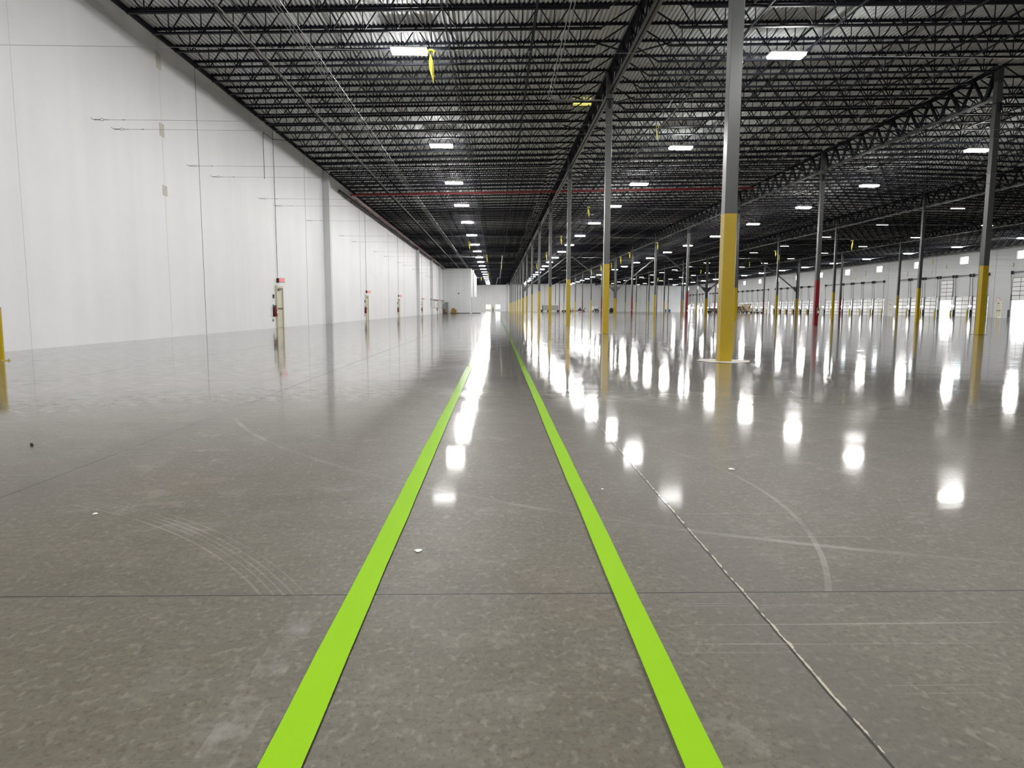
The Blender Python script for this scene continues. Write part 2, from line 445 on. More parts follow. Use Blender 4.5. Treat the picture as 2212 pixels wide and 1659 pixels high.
# ---- dock wall with openings
DP = 3.857
DK = [(i, 96.5 + DP*i) for i in range(-2, 42)]
opens = []
for i, y in DK:
    man = i % 7 == 0
    opens.append((y-(.5 if man else 1.525), y+(.5 if man else 1.525), 0, 2.15 if man else 3.1))
wins_d = [(92.95 + 11.68*j) for j in range(-1, 15)]
wz0, wz1 = 8.03, 9.17
dw = MB(); yc = YB-.3
for a, b, z0, z1 in opens:
    dw.box(XD, XD+.3, yc, a, 0, 3.1); dw.box(XD, XD+.3, a, b, z1, 3.1) if z1 < 3.1 else None; yc = b
dw.box(XD, XD+.3, yc, YE+.3, 0, 3.1)
dw.box(XD, XD+.3, YB-.3, YE+.3, 3.1, wz0)
yc = YB-.3
for y in wins_d:
    dw.box(XD, XD+.3, yc, y-.98, wz0, wz1); yc = y+.98
dw.box(XD, XD+.3, yc, YE+.3, wz0, wz1)
dw.box(XD, XD+.3, YB-.3, YE+.3, wz1, 11.0)
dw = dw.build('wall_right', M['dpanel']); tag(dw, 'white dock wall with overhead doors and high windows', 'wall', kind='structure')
for i in range(-1, 11):
    y = 96.5 + DP*3.5*i
    MB().box(XD-.006, XD+.01, y+1.2, y+1.24, 0, 10.2).build('panel_joint', M['sealant'], dw)
proto = None
for j, y in enumerate(wins_d):
    lab = 'square high daylight window in the dock wall, %s from the camera end' % nth(j+1)
    if proto is None:
        proto = thing('window_%d' % wn, lab, 'window', (XD, y, wz0), kind='structure', group='high windows in the dock wall')
        MB().box(.14,.16,-.98,.98,0,wz1-wz0).build('pane', M['glass'], proto)
        fr = MB(); h = wz1-wz0
        fr.box(.1,.2,-.98,-.93,0,h); fr.box(.1,.2,.93,.98,0,h); fr.box(.1,.2,-.98,.98,0,.05); fr.box(.1,.2,-.98,.98,h-.05,h)
        fr.build('window_frame', M['white'], proto)
    else:
        w = dup(proto, (XD, y, wz0), lab); w.name = 'window_%d' % wn
    wn += 1
tr = MB().box(XD-1.5, XD, YB, YE, 0, .004).build('trim_1', mat('pale_dock_strip', (.55,.55,.54), .2)); tag(tr, 'pale concrete strip along the foot of the dock wall', 'trim', kind='structure')

# ---- overhead doors and personnel doors of the dock wall
def dock_door(name, lab, y, lift):
    d = thing(name, lab, 'door', (XD, y, 0), kind='structure', group='overhead dock doors')
    x = -.05
    pm = MB(); W = 1.5; PH = 3.05/5
    for s in range(5): pm.box(x-.05, x, -W, W, lift+.02+s*PH, lift+s*PH+PH-.025)
    link('door_panel', pm.mesh('door_panel', M['white']), d)
    rb = MB()
    for s in range(6): rb.box(x-.07, x-.045, -W, W, lift+s*PH-.03, lift+s*PH+.035)
    rb.box(x-.065, x-.045, -.03, .03, lift, lift+5*PH); rb.box(x-.07, x-.045, -W, -W+.05, lift, lift+5*PH); rb.box(x-.07, x-.045, W-.05, W, lift, lift+5*PH)
    link('door_rib', rb.mesh('door_rib', M['dark']), d)
    for s in (-1, 1):
        t = MB(); t.box(x-.12, x-.02, s*1.56-.045, s*1.56+.045, 0, 3.2); t.bar((x-.08, s*1.56, 3.2), (x-.22, s*1.66, 6.2), .035, .05)
        link('door_track', t.mesh('door_track', M['dark']), d)
    sb = MB().tube([(x-.22,-1.72,6.28),(x-.22,1.72,6.28)], .05, 8)
    link('spring_bar', sb.mesh('spring_bar', M['dark'], True), d)
    for s in (-1, 1):
        dr = MB().tube([(x-.22,s*1.45,6.28),(x-.22,s*1.62,6.28)], .12, 12); dr.box(x-.3, XD*0, s*1.6-.02, s*1.6+.02, 6.0, 6.45)
        link('cable_drum', dr.mesh('cable_drum', M['dark'], True), d)
    g = MB().box(x-.25, x-.05, 1.62, 1.78, 0, 1.1)
    link('track_guard', g.mesh('track_guard', M['black']), d)
    return d
RAISED = {-1:2.45, 3:2.62, 37:1.9, 38:2.4, 40:.9, 41:2.5}
dn = 1; closed = None; mdoor = None; count = 0; mcount = 0
lamp0 = None; boll0 = None; exit0 = None
def text_mesh(s, size, depth=.004):
    cu = bpy.data.curves.new('lettering', 'FONT'); cu.body = s; cu.size = size; cu.extrude = depth
    cu.align_x = 'CENTER'; cu.align_y = 'CENTER'
    o = bpy.data.objects.new('lettering_tmp', cu); C.objects.link(o)
    dg = bpy.context.evaluated_depsgraph_get()
    me = bpy.data.meshes.new_from_object(o.evaluated_get(dg)); me.name = 'lettering'
    bpy.data.objects.remove(o); bpy.data.curves.remove(cu)
    return me
EXIT_ME = text_mesh('EXIT', .17); EXIT_ME.materials.clear(); EXIT_ME.materials.append(M['exit'])
def exit_sign(lab, loc, rz):
    e = thing('exit_sign', lab, 'sign', loc, rz, 'exit signs above the doors')
    MB().box(-.2, .2, -.06, 0, -.12, .12).build('housing', M['white'], e)
    t = link('lettering', EXIT_ME, e, (0,-.063,0)); t.rotation_euler = (PI/2,0,0)
    for s in (-1, 1): MB().tube([(s*.13,-.03,.12),(s*.16,-.05,.2)], [.03,.045], 8).build('lamp_head', M['dark'], e, True)
    return e
def man_door(name, lab, y, ajar):
    d = thing(name, lab, 'door', (XD, y, 0), kind='structure', group='personnel doors in the dock wall')
    if not ajar: MB().box(.0,.05,-.46,.46,.01,2.12).build('door_panel', M['cream'], d)
    else: MB().box(.05,.97,-.5,-.45,.01,2.12).build('door_panel', M['cream'], d)
    f = MB(); f.box(-.03,.1,-.56,-.46,0,2.2); f.box(-.03,.1,.46,.56,0,2.2); f.box(-.03,.1,-.56,.56,2.12,2.22)
    f.build('door_frame', M['white'], d)
    if not ajar:
        MB().box(-.06,0,-.4,.4,1.0,1.05).build('push_bar', M['dark'], d)
        MB().box(-.07,0,-.1,.35,2.0,2.07).build('door_closer', M['dark'], d)
    return d
for i, y in DK:
    if i % 7 == 0:
        mcount += 1
        lab = 'cream personnel door in the dock wall, %s from the camera end' % nth(mcount)
        man_door('door_%d' % dn, lab, y, i == 21)
        el = 'red exit sign above the %s dock wall personnel door from the camera' % nth(mcount)
        if exit0 is None: exit0 = exit_sign(el, (XD, y+.1, 2.55), -PI/2)
        else: dup(exit0, (XD, y+.1, 2.55), el)
    else:
        count += 1
        if i in RAISED:
            dock_door('door_%d' % dn, 'white overhead dock door lifted open, %s dock door from the camera end' % nth(count), y, RAISED[i])
        else:
            lab = 'white ribbed overhead dock door standing closed, %s from the camera end' % nth(count)
            if closed is None: closed = dock_door('door_%d' % dn, lab, y, 0)
            else:
                d = dup(closed, (XD, y, 0), lab); d.name = 'door_%d' % dn
        ll = 'bright dock lamp on an arm beside the %s dock door' % nth(count)
        lx, ly = XD-.1, y+1.72
        if i not in RAISED or i == 40:
          if lamp0 is None:
            lamp0 = thing('dock_lamp', ll, 'lamp', (lx, ly, 1.62), group='dock lamps between the dock doors')
            MB().box(-.02,.1,-.06,.06,-.1,.1).build('wall_bracket', M['dark'], lamp0)
            MB().tube([(0,0,.0),(-.35,0,.12),(-.7,-.4,.12),(-.8,-.75,.06)], .02, 6).build('arm', M['dark'], lamp0, True)
            MB().ball((-.82,-.85,0), .2, .2, .15).build('lamp_head', M['docklamp'], lamp0, True)
          else: dup(lamp0, (lx, ly, 1.62), ll)
        bl = 'short yellow steel bollard guarding the %s dock door' % nth(count)
        bx, by = XD-.42, y-1.72
        if boll0 is None:
            boll0 = thing('bollard', bl, 'bollard', (bx, by, 0), group='yellow bollards along the dock doors')
            MB().tube([(0,0,0),(0,0,1.05),(0,0,1.1)], [.1,.1,.06], 12).build('post', M['yellow'], boll0, True)
            MB().box(-.15,.15,-.15,.15,0,.012).build('base_plate', M['yellow'], boll0)
        else: dup(boll0, (bx, by, 0), bl)
    dn += 1

# ---- columns: grey tube, painted lower band, bearing plate, grout patch
def rprof(h, r, n=4):
    out = []
    for cx, cy, a0 in ((h-r,h-r,0),(-h+r,h-r,PI/2),(-h+r,-h+r,PI),(h-r,-h+r,3*PI/2)):
        for k in range(n+1):
            a = a0 + PI/2*k/n; out.append((cx+r*math.cos(a), cy+r*math.sin(a)))
    return out
def column(label, r, i, red, wide):
    x = ROWX[r]; top = zdeck(x)-.14
    key = (r, red, wide, r == 0 and i == 0)
    h = .123
    if key in protos_c:
        return dup(protos_c[key], (x, colY(i), 0), label)
    c = thing('steel_column', label, 'column', (x, colY(i), 0), group='steel columns')
    def shape(hh, z0, z1):
        m = MB()
        if not wide: return m.prism(rprof(hh, .012, 2), z0, z1)
        e = hh-.123      # wide-flange section of the braced line
        for s in (-1, 1): m.box(-.19-e, .19+e, s*.19-(.016 if s<0 else 0)-.012*0, s*.19+(.016 if s>0 else 0), z0, z1)
        m.box(-.02-e, .02+e, -.19, .19, z0, z1)
        return m
    shape(h, 2.93, top).build('shaft', M['steel'], c)
    shape(h+.002, .0, 2.93).build('painted_band', M['red'] if red else M['yellow'], c)
    zb = 9.72
    bp = MB(); bp.box(-.16,.16,-.2,.2,zb-.16,zb-.13); bp.box(-.04,.04,-.24,.24,zb-.5,zb-.16)
    bp.build('bearing_seat', M['navy'], c)
    MB().box(-.17,.17,-.17,.17,top,top+.02).build('cap_plate', M['navy'], c)
    pts = []
    for k in range(28):
        a = 2*PI*k/28; rr = (.52 if r == 0 and i == 0 else .34) + .04*math.sin(3*a+1) + .03*math.sin(7*a)
        if wide: rr += .15
        pts.append((rr*math.cos(a), rr*math.sin(a), .006))
    MB().poly(pts).build('grout_ring', M['grout'] if r == 0 and i == 0 else M['grout2'], c)
    protos_c[key] = c
    return c
protos_c = {}
ROWN = ['first', 'second', 'third', 'fourth']
for r in range(4):
    for i in range(16):
        if r == 1 and i < 1 or r == 2 and i < 2 or r == 3 and i < 3: continue
        red = r in (1, 3) and i % 2 == 0 and i > 0; wide = i == 7
        if wide: red = False
        lab = '%s banded %sgrey steel column, %s along the %s row from the green walkway' % ('red' if red else 'yellow', 'braced ' if wide else '', nth(i+1), ROWN[r])
        column(lab, r, i, red, wide)

# fire extinguishers on the red columns
ext0 = None
def extinguisher(lab, loc, rz, grp):
    e = thing('fire_extinguisher', lab, 'fire extinguisher', loc, rz, grp)
    MB().tube([(0,-.1,0),(0,-.1,.03),(0,-.1,.42),(0,-.1,.5),(0,-.1,.54)], [.07,.085,.085,.05,.03], 12).build('cylinder', M['red'], e, True)
    MB().box(-.03,.03,-.16,-.06,.54,.58).build('valve', M['black'], e)
    MB().tube([(.04,-.12,.55),(.11,-.12,.45),(.1,-.13,.2),(.08,-.13,.12)], .014, 6).build('hose', M['black'], e, True)
    MB().box(-.1,.1,-.012,0,.0,.62).build('bracket', M['black'], e)
    MB().box(-.05,.05,-.192,-.186,.16,.3).build('tag', M['paper'], e)
    return e
for r in (1, 3):
    for i in range(2, 15, 2):
        if r == 3 and i < 4: continue
        lab = 'red fire extinguisher on the %s column of the %s row from the walkway' % (nth(i+1), ROWN[r])
        loc = (ROWX[r]+.02, colY(i)-.125, .66)
        if ext0 is None: ext0 = extinguisher(lab, loc, 0, 'fire extinguishers on red banded columns')
        else: dup(ext0, loc, lab)

# chevron braces on the braced line
for r in range(-1, 3):
    xa = ROWX[r] if r >= 0 else None; xb = ROWX[r+1]
    if xa is None: continue
    mid = (xa+xb)/2; y = colY(7); zt = zdeck(mid)-.95
    lab = 'grey steel chevron brace between the %s and %s column rows' % (ROWN[r], ROWN[r+1])
    b = thing('chevron_brace', lab, 'brace', (mid, y, 0), group='chevron braces across the hall')
    hw = (xb-xa)/2-.2
    for s in (-1, 1):
        MB().bar((s*hw,0,4.35), (s*.55,0,zt), .17, .17).build('diagonal', M['steel'], b)
        MB().poly([(s*hw,-.012,3.95),(s*(hw-.75),-.012,4.75),(s*(hw-.45),-.012,4.95),(s*hw,-.012,4.8)]).build('gusset_plate', M['steel'], b)
    MB().box(-.7,.7,-.015,.015,zt-.22,zt+.2).build('apex_plate', M['steel'], b)
    MB().box(-hw,hw,-.06,.06,zt+.2,zt+.36).build('tie_beam', M['steel'], b)

# ---- joist girders between the columns of each row
for r in range(4):
    x = ROWX[r]; zt = zdeck(x)-.2; zb = 9.80 + (.04 if r in (1,2) else 0)
    first = None
    for i in range(0, 16):
        if (r == 1 and i < 1) or (r == 2 and i < 2) or (r == 3 and i < 3): continue
        lab = 'deep dark steel roof girder over the %s column row, %s span from camera' % (ROWN[r], nth(i+1))
        y0 = colY(i)
        if first is not None:
            dup(first, (x, y0, 0), lab); continue
        g = thing('roof_girder', lab, 'girder', (x, y0, 0), group='roof girders along the column rows'); first = g
        a, e = .15, BAY-.15
        tc_ = MB(); tc_.angle((.015,a,zt+.08),(.015,e,zt+.08),.11,.014,1); tc_.angle((-.015,a,zt+.08),(-.015,e,zt+.08),.11,.014,-1)
        MB().box(-.125,.125,a,e,zt+.06,zt+.08).box(-.02,.02,a,e,zt-.07,zt+.06).build('top_chord', M['navy'], g)
        MB().box(-.125,-.02,a,e,zb-.02,zb).box(.02,.125,a,e,zb-.02,zb).box(-.035,-.02,a,e,zb-.02,zb+.12).box(.02,.035,a,e,zb-.02,zb+.12).build('bottom_chord', M['steel'], g)
        NP = 10; st = BAY/NP
        for k in range(NP):
            ym = st*(k+.5)
            for s in (-1, 1):
                yt = ym + s*st*.5
                yt = min(max(yt, .2), BAY-.2)
                wd = .16 if (k == 0 and s < 0) or (k == NP-1 and s > 0) else .058
                m = MB(); m.bar((-.045,ym+s*.05,zb+.04),(-.045,yt,zt), .05, wd, True, (0,1,0)); m.bar((.045,ym+s*.05,zb+.04),(.045,yt,zt), .05, wd, True, (0,1,0))
                link('web_diagonal', m.mesh('web_diagonal', M['navy']), g)
        for k in (1, 4, 7):
            for s in (-1, 1):
                MB().bar((s*.1, st*k, zb), (s*1.35, st*k+.05, zt-.42), .05, .05).build('knee_brace', M['navy'], g)

# ---- bar joists across the bays
EDGES = [XW] + ROWX + [XD]
SP = BAY/10
JY = [CY0 + BAY + SP*k for k in range(-12, 151) if CY0+BAY+SP*k < YE-.6]
BAYN = ['over the aisle beside the white wall', 'between the first and second column rows', 'between the second and third column rows',
        'between the third and fourth column rows', 'over the loading bay']
YSTART = [20.0, 20.0, 26.5, 47.0, 68.0]
def joist_parts(b, detail):
    x0, x1 = EDGES[b], EDGES[b+1]
    L0 = x1-x0; e0 = .1 if b else .02; e1 = .1 if b < 4 else .02
    zc = lambda x: zdeck(x0+x)-.075
    D = .70
    has_ridge = x0 < RIDGE < x1
    xr = RIDGE-x0
    segs = [(e0, xr), (xr, L0-e1)] if has_ridge else [(e0, L0-e1)]
    tc_, bc_, wb_ = MB(), MB(), MB()
    ba, bb = 1.25, L0-1.25
    if b == 0: ba = .75
    bsegs = [(ba, xr), (xr, bb)] if has_ridge else [(ba, bb)]
    for (a, c) in segs:
        if detail:
            for s in (-1, 1): tc_.angle((a,s*.012,zc(a)+.045),(c,s*.012,zc(c)+.045), .075, .01, s)
            tc_.bar((a,0,zc(a)+.02),(c,0,zc(c)+.02), .05, .05)
        else: tc_.bar((a,0,zc(a)),(c,0,zc(c)), .13, .07, False)
    for (a, c) in bsegs:
        if detail:
            for s in (-1, 1): bc_.angle((a,s*.012,zc(a)-D-.02),(c,s*.012,zc(c)-D-.02), .07, .01, s)
            bc_.bar((a,0,zc(a)-D),(c,0,zc(c)-D), .045, .05)
        else: bc_.bar((a,0,zc(a)-D),(c,0,zc(c)-D), .12, .065, False)
    NPN = 14 if L0 < 17 else 16
    st = (bb-ba)/NPN
    th = .034
    # end diagonals from the seat down to the bottom chord
    wb_.bar((e0+.12,0,zc(e0)-.02),(ba+.05,0,zc(ba)-D), th+.008, th+.008, detail); wb_.bar((L0-e1-.12,0,zc(L0-e1)-.02),(bb-.05,0,zc(bb)-D), th+.008, th+.008, detail)
    for k in range(NPN):
        xm = ba + st*(k+.5)
        for s in (-1, 1):
            xt = xm + s*st*.5
            wb_.bar((xm+s*.02,0,zc(xm)-D),(xt,0,zc(xt)), th, th, False)
        if detail: wb_.bar((xm,0,zc(xm)-D),(xm,0,zc(xm)), th-.008, th-.008, False)
    return tc_, bc_, wb_
stuff = MB(); ecnt = 0
for b in range(5):
    mt = [p.mesh(nm, M['navy']) for p, nm in zip(joist_parts(b, True), ('top_chord','bottom_chord','web'))]
    low = MB()
    for p in joist_parts(b, False):
        o = len(low.v); low.v += p.v; low.f += [tuple(i+o for i in f) for f in p.f]
    n_ind = 0
    for y in JY:
        if y >= YSTART[b] and n_ind < 60:
            n_ind += 1
            lab = 'dark open web bar joist %s, %s from the camera' % (BAYN[b], nth(n_ind))
            j = thing('bar_joist', lab, 'joist', (EDGES[b], y, 0), group='bar joists under the roof deck')
            for nm, me in zip(('top_chord','bottom_chord','web'), mt): link(nm, me, j)
        else:
            if y < YSTART[b] and y < YSTART[b]-12: continue
            o = len(stuff.v); x0 = EDGES[b]
            stuff.v += [(v[0]+x0, v[1]+y, v[2]) for v in low.v]; stuff.f += [tuple(i+o for i in f) for f in low.f]
st_ = stuff.build('bar_joists', M['navy']); tag(st_, 'dark mass of bar joists receding to the far end wall', 'joists', kind='stuff')

# bridging angles running across the joists
for b in range(5):
    x0, x1 = EDGES[b], EDGES[b+1]
    for q in range(1, 5):
        x = x0 + (x1-x0)*q/5 + (.25 if q % 2 else -.2)
        lab = 'thin dark bridging angle %s, %s from the white wall' % (BAYN[b], nth(q))
        g = thing('bridging_angle', lab, 'bridging', (x, 0, 0), group='bridging angles under the joists')
        z = zdeck(x)
        MB().angle((0,12,z-.845),(0,YE-.3,z-.845), .05, .008).build('lower_angle', M['navy'], g)
        MB().angle((.05,12,z-.16),(.05,YE-.3,z-.16), .05, .008).build('upper_angle', M['navy'], g)

# ---- high-bay lights
LY = [-10.6,1.0,12.7,24.4,38.0,48.9,59.3,70.9,83.0,95.0,106.3,118.3,130,142,153.5,165.3,177,188.7,200.4,212,223.5,235,246.5]  # lamps behind and over the camera are unseen, added to brighten the near floor
ROWL = [(-2.97,'above the aisle beside the white wall',0),(9.95,'between the first two column rows',0),(26.25,'between the second and third column rows',0),
        (39.65,'past the third column row',1),(50.6,'in front of the fourth column row',1),(63.8,'over the loading bay',0)]
LZ = 9.70
def light(lab, loc, dim):
    l = thing('high_bay_light', lab, 'ceiling light', loc, 0, 'high bay lights')
    MB().box(-.61,.61,-.25,.25,.055,.10).box(-.5,.5,-.1,.1,.10,.16).build('housing', M['white'], l)
    if dim:
        bpy.data.objects.remove(l.children[0])
        MB().box(-.61,.61,-.06,.06,.035,.09).box(-.4,.4,-.04,.04,.09,.13).build('housing', M['white'], l)
        ln = MB(); ln.v = [(-.6,-.05,.035),(.6,-.05,.035),(.6,.05,.035),(-.6,.05,.035),(-.58,-.035,0),(.58,-.035,0),(.58,.035,0),(-.58,.035,0)]
        ln.f = [(4,7,6,5),(0,4,5,1),(1,5,6,2),(2,6,7,3),(3,7,4,0)]
        ln.build('lens', M['lensdim'], l)
    for s in (-1, 1) if not dim else ():
        ln = MB(); ln.v = [(-.6,s*.125-.112,.06),(.6,s*.125-.112,.06),(.6,s*.125+.112,.06),(-.6,s*.125+.112,.06),
                           (-.585,s*.125-.085,-.03),(.585,s*.125-.085,-.03),(.585,s*.125+.085,-.03),(-.585,s*.125+.085,-.03)]
        ln.f = [(4,7,6,5),(0,4,5,1),(1,5,6,2),(2,6,7,3),(3,7,4,0)]
        ln.build('lens', M['lensdim'] if dim else M['lens'], l)
    for s in (-1, 1): MB().tube([(s*.5,0,.1),(s*.5,0,.5)], .004, 4).build('hanger', M['galv'], l)
    MB().tube([(.1,0,.16),(.16,.05,.3),(.13,.04,.42),(.2,0,.6)], .008, 5).build('cord', M['white'], l, True)
    return l
lp = {}
for x, nm, dim in ROWL:
    c_ = 0
    for y in LY:
        if x > 20 and y < x*1.33-4: continue
        c_ += 1
        lab = '%s high-bay light %s, %s from the camera' % ('slim dim' if dim else 'glowing', nm, nth(c_))
        if dim in lp: dup(lp[dim], (x, y, LZ), lab)
        else: lp[dim] = light(lab, (x, y, LZ), dim)

# ---- wire ropes strung across the hall, hooked to the white wall
WY = [14.96,20.6,21.65,26.7,28.85,34.4,36.75,42.8,51.5,56.0,65.7,71.5,81.0,86.1,95.0,104.5,113.6,119.0]
for i, y in enumerate(WY):
    z = 6.40 if i < 3 else 6.34
    w = thing('wire_rope', 'thin steel wire rope across the hall, %s from the camera' % nth(i+1), 'wire', (XW, y, z), group='wire ropes strung across the hall')
    MB().tube([(.95,0,0),(30,0,-.05),(XD-XW-.02,0,-.02)], .0045, 5).build('wire', M['wire'], w)
    tb = MB(); tb.tube([(0,0,.06),(.05,0,.01),(.16,0,0)], .006, 6); tb.tube([(.10,0,0),(.26,0,0)], .012, 6)
    tb.build('anchor_hook', M['dark'], w)
    rg = [(.32+.05*math.cos(a), 0, .035*math.sin(a)) for a in [2*PI*k/10 for k in range(11)]]
    MB().tube(rg, .006, 5, False).build('turnbuckle', M['dark'], w)
    MB().tube([(.37,0,0),(.52,0,0)], .007, 6).tube([(.9,0,0),(.98,0,0)], .009, 6).tube([(.51,0,0),(.9,0,0)], .0045, 5).build('wire_clip', M['dark'], w)

# ---- caution tape tied to the wires
TP = [(-1.35,14.97,.62),(4.71,20.62,.46),(4.86,36.8,.5),(4.80,51.5,.6),(13.0,56.0,.6),(12.61,65.7,.56),(12.81,71.5,.72),(13.43,81.0,.7),(12.98,86.1,.75),
      (13.04,95.2,.8),(27.9,119.0,.65),(25.6,63.3,.5),(28.2,68.7,.55),(28.75,78.2,.57),(28.2,95.0,.5),(27.6,53.4,.75),(43.2,83.0,.75),(51.2,95.0,.75),
      (58.4,104.5,.7),(59.7,113.6,.5),(58.0,96.5,.75),(45.5,71.4,.7),(58.5,91.8,.7),(53.6,81.4,.5),(58.9,77.7,.5),(4.76,66.0,.75),(4.79,82.3,.65),
      (-.97,70.0,.7),(.52,81.8,.7),(-2.16,56.1,.62),(-1.24,103.9,.7),(-2.62,119.3,.55)]
CAUT = text_mesh('CAUTION', .058, .0012); CAUT.materials.clear(); CAUT.materials.append(M['black'])
tcnt = {}
for x, y, ln in TP:
    key = 'by the white wall aisle' if x < 3 else 'beside the first column row' if x < 8 else 'past the first column row' if x < 20 else 'past the second column row' if x < 35 else 'past the third column row' if x < 55 else 'over the loading bay'
    tcnt[key] = tcnt.get(key, 0)+1
    lab = 'yellow caution tape on a wire %s, %s from the camera' % (key, nth(tcnt[key])) if tcnt[key] > 1 else 'yellow caution tape on a wire %s, first from the camera' % key
    lab = lab.replace(' listed', '')
    t = thing('hanging_caution_tape', lab, 'tape', (x, y, 6.36), random.uniform(-.4,.4), 'caution tape streamers')
    m = MB(); N_ = 9; wmax = .018 if 20 < y < 21 else .050
    for k in range(N_+1):
        u = k/N_; wd = wmax*max(.16, math.sin(PI*min(1, u**.8)))
        off = .035*math.sin(2.2*u+x); zz = -.04-(ln-.04)*u
        for s, yy in ((-1,0),(0,-.012-.02*math.sin(PI*u)),(1,0)): m.v.append((off+s*wd, yy, zz))
    for k in range(N_):
        for s in (0, 1): m.f.append((k*3+s, k*3+s+1, k*3+s+4, k*3+s+3))
    st2 = m.build('streamer', M['tape'], t, True)
    q_ = .5 if wmax < .03 else 1
    MB().tube([(-.09*q_,0,-.03),(-.06*q_,-.02,.03*q_),(.0,-.01,.035*q_),(.05*q_,.0,.01),(.03*q_,0,-.05)], [.02*q_,.026*q_,.022*q_,.024*q_,.018*q_], 6).build('knot', M['tape'], t, True)
    if y < 16:
        tx = link('lettering', CAUT, t, (.03,-.04,-.34)); tx.rotation_euler = (PI/2, PI/2, 0)

# ---- pipes and conduits
def pipe(name, lab, cat, pts, r, m, n=8, grp=None):
    return tag(MB().tube(pts, r, n).build(name, m, None, True), lab, cat, grp)
rm = thing('sprinkler_main', 'dark red sprinkler main crossing the hall and turning along the white wall', 'pipe')
zz = lambda x: zdeck(x)-.95
MB().tube([(-10.9,52.9,zz(-10.9)),(4.3,52.8,zz(4.3)),(19.4,52.7,zz(19.4))], .085, 10).build('cross_main', M['redpipe'], rm, True)
MB().tube([(-10.9,52.9,zz(-10.9)),(-10.95,149,zz(-10.9))], .10, 10).build('wall_main', M['redpipe'], rm, True)
for k in range(9):
    MB().tube([(-10.95,55+k*10.5,zz(-10.9)),(-10.95,55.35+k*10.5,zz(-10.9))], .135, 10).build('coupling', M['redpipe'], rm, True)
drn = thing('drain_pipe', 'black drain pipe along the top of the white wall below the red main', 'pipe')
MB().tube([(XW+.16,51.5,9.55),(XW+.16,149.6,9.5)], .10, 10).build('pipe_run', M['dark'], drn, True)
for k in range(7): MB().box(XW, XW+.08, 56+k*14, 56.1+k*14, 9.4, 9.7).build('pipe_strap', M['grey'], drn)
pv = thing('branch_pipe', 'tan branch pipe with couplings running along under the joists', 'pipe')
MB().tube([(-7.98,12,9.62),(-7.98,149.5,9.62)], .022, 8).build('pipe_run', M['pvc'], pv, True)
for k in range(30): MB().tube([(-7.98,14+k*3.1,9.62),(-7.98,14.12+k*3.1,9.62)], .03, 8).build('coupling', M['grey'], pv, True)
for q, dx_ in enumerate((-.16,-.05,.06,.2)):
    pipe('conduit', 'thin grey electrical conduit of the aisle bundle, %s of four from the white wall' % nth(q+1), 'conduit', [(-6.3+dx_,12,9.63),(-6.3+dx_,60,9.63),(-6.1+dx_,149,9.6)], .013, M['galv'], 6, 'bundled conduits above the aisle')
for q, dx_ in enumerate((0,.11)):
    pipe('conduit', 'thin grey conduit near the first column row bending toward it, %s of two' % nth(q+1), 'conduit', [(2.1+dx_,12,9.64),(2.1+dx_,29.3-dx_,9.64),(2.25+dx_,29.5-dx_,9.64),(4.4,29.5-dx_,9.66)], .014, M['galv'], 6, 'conduits by the first column row')
pipe('conduit', 'long straight grey conduit beside the far aisle lights', 'conduit', [(.9,110,9.4),(.9,190,9.4),(.3,190,9.4),(-.2,235,9.0)], .05, M['galv'], 6)
pipe('conduit', 'grey conduit dropping down the white wall and ending above the floor', 'conduit', [(-10.0,36.9,9.62),(XW+.12,36.6,9.66),(XW+.06,35.4,9.72),(XW+.05,35.35,9.6),(XW+.05,35.35,7.45)], .014, M['dark'], 6, 'conduit drops on the white wall')
